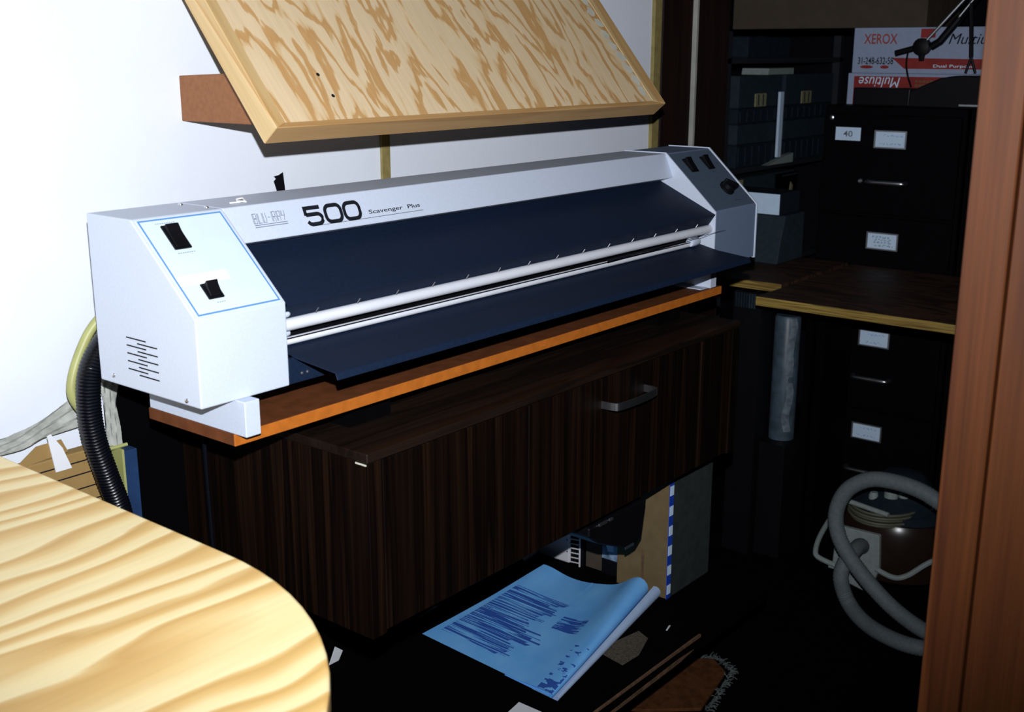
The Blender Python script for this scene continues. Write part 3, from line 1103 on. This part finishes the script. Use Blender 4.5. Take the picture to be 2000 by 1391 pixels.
def filing_cabinet(y0, y1, label, marks, first):
    t = thing('filing_cabinet', (2.93, (y0 + y1) / 2, 0), label, 'filing cabinet', 'black filing cabinets')
    box(2.604, 3.26, y0, y1, .0, 1.326).build('body', 'cabinet_black', t, bevel=.002)
    yc = (y0 + y1) / 2
    for i in range(4):
        zt = 1.302 - i * .306
        d = box(2.592, 2.604, y0 + .012, y1 - .012, zt - .296, zt).build('drawer', 'cabinet_black', t, bevel=.0015)
        zl = zt - .071
        if first:
            box(2.589, 2.592, yc - .050, yc + .050, zl - .027, zl + .027).build('card_holder', 'steel', d, bevel=.0006)
            box(2.5884, 2.5892, yc - .045, yc + .044, zl - .0225, zl + .0225).build('label_card', 'card', d)
            mb = MB()
            mt = frame((2.5884, yc + .045, zl - .0225), (0, -1, 0), (0, 0, 1))
            scribble(mb, mt, .09, .045, marks[i], 20 + i)
            mb.build('card_writing', 'panel_blue' if i != 1 else 'ink', d)
        zh = zt - .198
        hp_ = spline([(2.592, yc + .058, zh), (2.578, yc + .056, zh), (2.572, yc + .046, zh), (2.571, yc, zh), (2.572, yc - .046, zh), (2.578, yc - .056, zh), (2.592, yc - .058, zh)], 4)
        MB().tube(hp_, .0065, 10).build('handle', 'chrome', d, smooth=True)
        MB().lathe([(.007, 0), (.007, -.008), (.004, -.011)], (2.592, yc + .082, zh), 12, 'X').build('thumb_latch', 'steel', d, smooth=True)
        if i == 0 and first:
            c = box(2.5905, 2.592, .228, .308, 1.223, 1.2625).build('number_card', 'card', d)
            nb = MB()
            nb.text('40', .030, .018, frame((2.5905, .283, 1.234), (0, -1, 0), (0, 0, 1)), lift=.0005)
            nb.build('number_print', 'ink_grey', d)
    MB().lathe([(.008, 0), (.008, -.006), (.005, -.008)], (2.592, y1 - .030, 1.290), 12, 'X').build('lock', 'chrome', t, smooth=True)
    return t


filing_cabinet(-.083, .353, 'black four-drawer filing cabinet with white label cards and a 40 card', [2, 4, 2, 2], True)
filing_cabinet(-.530, -.090, 'black filing cabinet without cards, next to the numbered one', [0] * 4, False)

# ------------------------------------------------------------------ on top of the filing cabinet
def fr_x(x, y, z):
    return frame((x, y, z), (0, -1, 0), (0, 0, 1))


ub = thing('paper_box', (2.85, .085, 1.421), 'white paper carton with red brand lettering, upper of the stacked pair', 'box', 'copy paper boxes')
box(2.700, 3.00, -.160, .318, 1.4215, 1.556).build('box_body', 'box_white', ub, bevel=.0015)
MB().text('XEROX', .105, .030, fr_x(2.7, .285, 1.508)).build('red_lettering', 'red_text', ub)
MB().text('Multiuse', .150, .030, fr_x(2.7, .026, 1.507), shear=.3, bold=0).build('black_lettering', 'ink', ub)
MB().text('31-248-632-58', .112, .021, fr_x(2.7, .300, 1.448)).build('code_number', 'ink', ub)
rb = MB()
mr_ = fr_x(2.7, .318, 1.4215)
band = [(.125, .046), (.165, .014), (.478, .014), (.478, .042)]
rb.bm.faces.new([rb.bm.verts.new(mr_ @ Vector((x, y, .0004))) for x, y in band])
rb.bm.faces.new([rb.bm.verts.new(mr_ @ Vector((x, y, .0004))) for x, y in [(.208, .104), (.252, .104), (.252, .130), (.208, .130)]])
for x0, w_ in ((.026, .042), (.090, .028)):
    rb.bm.faces.new([rb.bm.verts.new(mr_ @ Vector((x0 + w_ / 2 * (1 + math.cos(a)), .0185 + .005 * math.sin(a), .0004))) for a in [R(30 * k) for k in range(12)]])
rb.build('red_band', 'red_print', ub)
MB().text('Dual Purpose', .120, .011, fr_x(2.7, .065, 1.4375), lift=.0008).build('band_lettering', 'card', ub)
lb = thing('paper_box', (2.85, .085, 1.326), 'red and white paper carton standing upside down, lower of the stacked pair', 'box', 'copy paper boxes')
box(2.700, 3.00, -.160, .328, 1.3262, 1.4210).build('box_body', 'box_white', lb, bevel=.0015)
lr = MB()
lr.bm.faces.new([lr.bm.verts.new(fr_x(2.7, .328, 1.3262) @ Vector((x, y, .0004))) for x, y in ((.020, 0), (.488, 0), (.488, .086), (.020, .086))])
lr.build('red_panel', 'red_print', lb)
MB().text('Multiuse', .130, .030, fr_x(2.7, .292, 1.380), shear=.25, rot180=True, lift=.0008, bold=0).build('white_lettering', 'card', lb)
sb = MB()
for k in range(2):
    for i in range(5):
        sb.stroke([(i * .011, -k * .012), (i * .011 + .008, -k * .012)], .007, fr_x(2.7, .115, 1.399), lift=.0008)
sb.build('small_print', 'cardboard', lb)
tag(MB().prism([(2.735, 1.5565), (3.02, 1.5565), (3.02, 1.80), (2.735, 1.80)], .110, .76, 'Y').build('long_carton', 'cardboard_dim', bevel=.002),
    'long brown carton lying across the top of the white paper box', 'carton')
bc = thing('black_case', (2.65, -.05, 1.326), 'rounded black case with a chrome strip in front of the paper boxes', 'case')
MB().prism([(.100, 1.3265), (.098, 1.372), (.055, 1.392), (.010, 1.412), (-.030, 1.4185), (-.150, 1.4195), (-.200, 1.40), (-.205, 1.3265)], 2.615, 2.692).build('shell', 'black', bc, bevel=.004, bseg=2)
box(2.612, 2.615, -.19, -.050, 1.3335, 1.3385).build('chrome_strip', 'chrome', bc)
tag(box(2.63, 2.69, .1015, .278, 1.3265, 1.380).build('black_tray', 'black', bevel=.004, bseg=2),
    'small low black tray on the cabinet before the upside-down carton', 'tray')
la = thing('desk_lamp', (2.63, -.06, 1.42), 'black swing-arm lamp with silver rods reaching across the paper boxes', 'lamp')
MB().tube([(2.648, .078, 1.512), (2.648, -.034, 1.640), (2.648, -.16, 1.785)], .0042, 10).build('arm_rod', 'steel', la)
MB().tube([(2.652, .040, 1.512), (2.652, -.058, 1.640), (2.652, -.18, 1.785)], .0034, 10).build('arm_rod', 'steel', la)
MB().tube([(2.640, .055, 1.500), (2.640, .030, 1.515), (2.640, -.020, 1.580)], .011, 10).build('arm_sleeve', 'black', la)
jo = MB().lathe([(.010, -.018), (.024, -.014), (.024, .012), (.012, .018)], (2.645, .083, 1.500), 16, 'X').build('arm_joint', 'black', la, smooth=True)
MB().tube([(2.640, .095, 1.498), (2.635, .158, 1.481)], .0085, 10).build('wing_handle', 'black', jo)
MB().tube([(2.645, .083, 1.50), (2.645, .082, 1.460)], [.015, .007], 10).build('joint_tail', 'black', jo)
MB().tube([(2.655, -.040, 1.645), (2.655, -.050, 1.56), (2.655, -.058, 1.47)], .0065, 10).build('post', 'black', la)
MB().tube([(2.655, -.058, 1.47), (2.655, -.046, 1.4260)], .004, 8).build('post_foot', 'black', la)
MB().tube([(2.655, -.058, 1.47), (2.655, -.074, 1.4260)], .004, 8).build('post_foot', 'black', la)
MB().tube(spline([(2.640, .122, 1.486), (2.655, .130, 1.45), (2.670, .128, 1.415), (2.665, .118, 1.395), (2.66, .112, 1.3845)]), .0028, 8).build('lamp_cord', 'black', la, smooth=True)

# ------------------------------------------------------------------ shelving and file boxes at the back
su = thing('shelf_unit', (3.15, .95, 0), 'dark steel shelving unit loaded with grey file boxes at the back', 'shelving')
for x in (2.72, 3.62):
    for y in (.765, 1.10):
        box(x, x + .03, y, y + .03, 0, 1.55).build('post', 'shelf_steel', su)
for z in (.70, 1.070, 1.445):
    box(2.72, 3.65, .765, 1.13, z, z + .018).build('shelf', 'shelf_steel', su)


def file_box(x0, x1, z0, z1, label, mat='file_grey', y0=.760, tagx=None, ridges=False):
    t = thing('file_box', ((x0 + x1) / 2, .9, z0), label, 'file box', 'grey file boxes on the shelves')
    box(x0, x1, y0, 1.08, z0, z1).build('box_body', mat, t, bevel=.003)
    if tagx:
        box(tagx, tagx + .085, y0 - .004, y0, z0 + (z1 - z0) * .02, z0 + (z1 - z0) * .02 + .046).build('label_holder', 'label_yellow', t, bevel=.002)
        for k in (.02, .055):
            box(tagx + k, tagx + k + .008, y0 - .0052, y0 - .004, z0 + (z1 - z0) * .02 + .004, z0 + (z1 - z0) * .02 + .042).build('label_bar', 'file_grey', t)
    if ridges:
        n_ = int((x1 - x0) / .05)
        for k in range(n_):
            xx = x0 + .012 + k * (x1 - x0 - .02) / n_
            box(xx, xx + .034, y0 - .005, y0, z0 + .008, z1 - .008).build('rib', mat, t)
    return t


file_box(2.80, 3.125, 1.2945, 1.405, 'grey file box with yellow label, top of the stack by the white strip', tagx=2.915)
file_box(3.150, 3.56, 1.2945, 1.405, 'wider grey file box with yellow label across the white strip', tagx=3.28)
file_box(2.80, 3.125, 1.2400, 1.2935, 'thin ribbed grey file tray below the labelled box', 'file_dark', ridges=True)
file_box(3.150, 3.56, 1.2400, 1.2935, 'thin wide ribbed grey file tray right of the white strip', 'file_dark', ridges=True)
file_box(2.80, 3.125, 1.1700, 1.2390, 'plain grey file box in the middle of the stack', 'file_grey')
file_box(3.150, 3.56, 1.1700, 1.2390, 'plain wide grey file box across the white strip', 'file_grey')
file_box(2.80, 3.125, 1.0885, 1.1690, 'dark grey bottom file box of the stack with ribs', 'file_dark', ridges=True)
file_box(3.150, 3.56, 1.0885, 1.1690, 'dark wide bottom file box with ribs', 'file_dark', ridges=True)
file_box(2.85, 3.17, 1.4635, 1.535, 'dark grey box alone on the topmost shelf', 'file_dark')
tag(box(3.080, 3.108, .742, .752, 1.112, 1.345).build('white_strip', 'card', bevel=.001),
    'narrow white upright strip between the two stacks of file boxes', 'strip')
tag(MB().prism([(2.98, 1.4055), (3.18, 1.4055), (3.18, 1.428), (2.985, 1.428)], .745, .85, 'Y').build('paper_pad', 'vac_grey', bevel=.001),
    'pale paper pad lying on top of the grey file boxes', 'paper')
tag(MB().prism([(2.99, 1.0885), (3.195, 1.0885), (3.195, 1.122), (3.14, 1.116)], .735, .7580, 'Y').build('paper_wedge', 'vac_grey'),
    'pale wedge of paper sticking out below the file boxes', 'paper')
gd = thing('grey_drawer_unit', (3.06, .9, .718), 'grey drawer unit with small white handle and yellow tag on lower shelf', 'drawer unit')
box(2.78, 3.30, .775, 1.08, .7185, 1.050).build('body', 'file_grey', gd, bevel=.003)
box(2.835, 2.885, .771, .775, .985, 1.045).build('yellow_tag', 'label_yellow', gd)
MB().lathe([(.015, 0), (.015, -.003)], (2.86, .771, 1.008), 12, 'Y').build('tag_hole', 'ink', gd)
MB().tube([(2.955, .775, .985), (2.955, .757, 1.0), (3.020, .757, 1.0), (3.020, .775, .985)], .005, 8).build('handle', 'card', gd)
dp = thing('dark_picture', (3.25, .76, .95), 'small dark framed picture with yellow leaf shapes beside the drawer unit', 'picture')
box(3.130, 3.290, .757, .770, .915, 1.045).build('backing', 'black_matte', dp)
MB().prism([(3.15, .958), (3.19, .985), (3.225, .945), (3.20, .950)], .755, .758, 'Y').build('leaf_shape', 'label_yellow', dp)
MB().prism([(3.215, .925), (3.255, .920), (3.262, .935), (3.235, .942)], .755, .758, 'Y').build('leaf_shape', 'label_yellow', dp)
MB().prism([(3.24, .955), (3.25, .995), (3.232, 1.01), (3.222, .975)], .755, .758, 'Y').build('leaf_shape', 'label_yellow', dp)
MB().prism([(3.165, 1.034), (3.28, 1.036), (3.28, 1.042), (3.165, 1.040)], .755, .758, 'Y').build('top_rail', 'file_grey', dp)
wb = thing('white_fronted_box', (2.72, .64, .85), 'low grey box with a white front on the set-back desk', 'box')
box(2.44, 2.575, .405, .625, .9970, 1.0620).build('box_body', 'file_dark', wb, bevel=.002)
box(2.4380, 2.4400, .4065, .6235, .9980, 1.0610).build('white_front', 'card', wb)
tag(MB().prism([(2.40, .8505), (2.575, .8505), (2.575, .9965), (2.44, .9965), (2.415, .92)], .385, .70, 'Y').build('grey_binder', 'file_grey', bevel=.003),
    'grey binder lying on the set-back desk under the white-fronted box', 'binder')

# ------------------------------------------------------------------ vacuum cleaner
vc = thing('vacuum_cleaner', (2.27, -.10, 0), 'canister vacuum cleaner with looping grey hose and wound cord under the desk', 'vacuum cleaner')
C0 = (2.285, -.105, 0)
MB().lathe([(.14, .03), (.165, .05), (.172, .10), (.172, .19), (.160, .215)], C0, 36).build('drum', 'vac_brown', vc, smooth=True)
MB().lathe([(.150, .215), (.150, .235), (.10, .262), (.07, .30), (.05, .322), (.02, .328)], C0, 32).build('motor_head', 'file_dark', vc, smooth=True)
pf = [(.012, .066), (.006, .190), (-.118, .192), (-.125, .090), (-.100, .012), (-.020, .030), (-.004, .062)]
fp = MB().prism(pf, 2.098, 2.116).build('front_plate', 'vac_grey', vc, bevel=.003)
box(2.094, 2.10, -.030, .020, .058, .066).build('plate_lip', 'vac_grey', fp, bevel=.001)
box(2.096, 2.112, -.018, .005, .020, .040).build('plate_lip', 'vac_grey', fp, bevel=.002)
for k, (r_, z) in enumerate(((.118, .214), (.124, .222), (.120, .231), (.126, .239), (.121, .247))):
    MB().tube([(2.225 + r_ * math.cos(a), -.085 + r_ * .8 * math.sin(a), z) for a in [R(10 * q) for q in range(36)]], .0042, 6, closed=True).build('cord_coil', 'cord', vc, smooth=True)
MB().tube([(2.105, -.020, .268), (2.095, -.140, .260)], .007, 10).build('carry_handle', 'vac_grey', vc)
for dy, dz, r_, h_ in ((-.055, .265, .014, .03), (-.105, .292, .020, .035), (-.14, .30, .014, .028)):
    MB().lathe([(r_, 0), (r_, h_ * .7), (r_ * .7, h_)], (2.20, dy, dz - .02), 14).build('knob', 'vac_grey', vc, smooth=True)
MB().tube([(2.20, -.215 + .012 * math.cos(R(20 * q)), .275 + .012 * math.sin(R(20 * q))) for q in range(14)], .003, 6).build('wire_hook', 'steel', vc)
MB().tube(spline([(2.25, .085, .15), (2.16, .078, .12), (2.105, .066, .096), (2.092, .050, .082), (2.095, -.006, .070)]), .0075, 8).build('bumper_wire', 'vac_grey', vc, smooth=True)
MB().tube(spline([(2.095, -.118, .094), (2.092, -.17, .085), (2.10, -.205, .098), (2.12, -.25, .14), (2.15, -.31, .18), (2.22, -.34, .19)]), .0075, 8).build('bumper_wire', 'vac_grey', vc, smooth=True)
hz = spline([(2.09, -.075, .150), (2.06, -.080, .165), (2.01, -.083, .165), (1.965, -.080, .148), (1.95, -.078, .107), (1.955, -.100, .045), (1.91, -.165, .024), (1.870, -.250, .0225),
             (1.868, -.335, .0225), (1.93, -.42, .023), (1.99, -.52, .05), (2.02, -.53, .18), (1.99, -.44, .32), (1.955, -.335, .378), (1.95, -.275, .405), (1.95, -.205, .414),
             (1.95, -.135, .405), (1.95, -.078, .363), (1.95, -.052, .300), (1.95, -.058, .240), (1.95, -.091, .183), (1.95, -.160, .115), (1.94, -.245, .063), (1.93, -.345, .034), (1.95, -.46, .024), (2.05, -.56, .024)], 10)
hz = resample(hz, .004)
MB().tube(hz, [.0215 if i % 2 else .0202 for i in range(len(hz))], 14).build('hose', 'hose_grey', vc, smooth=True)
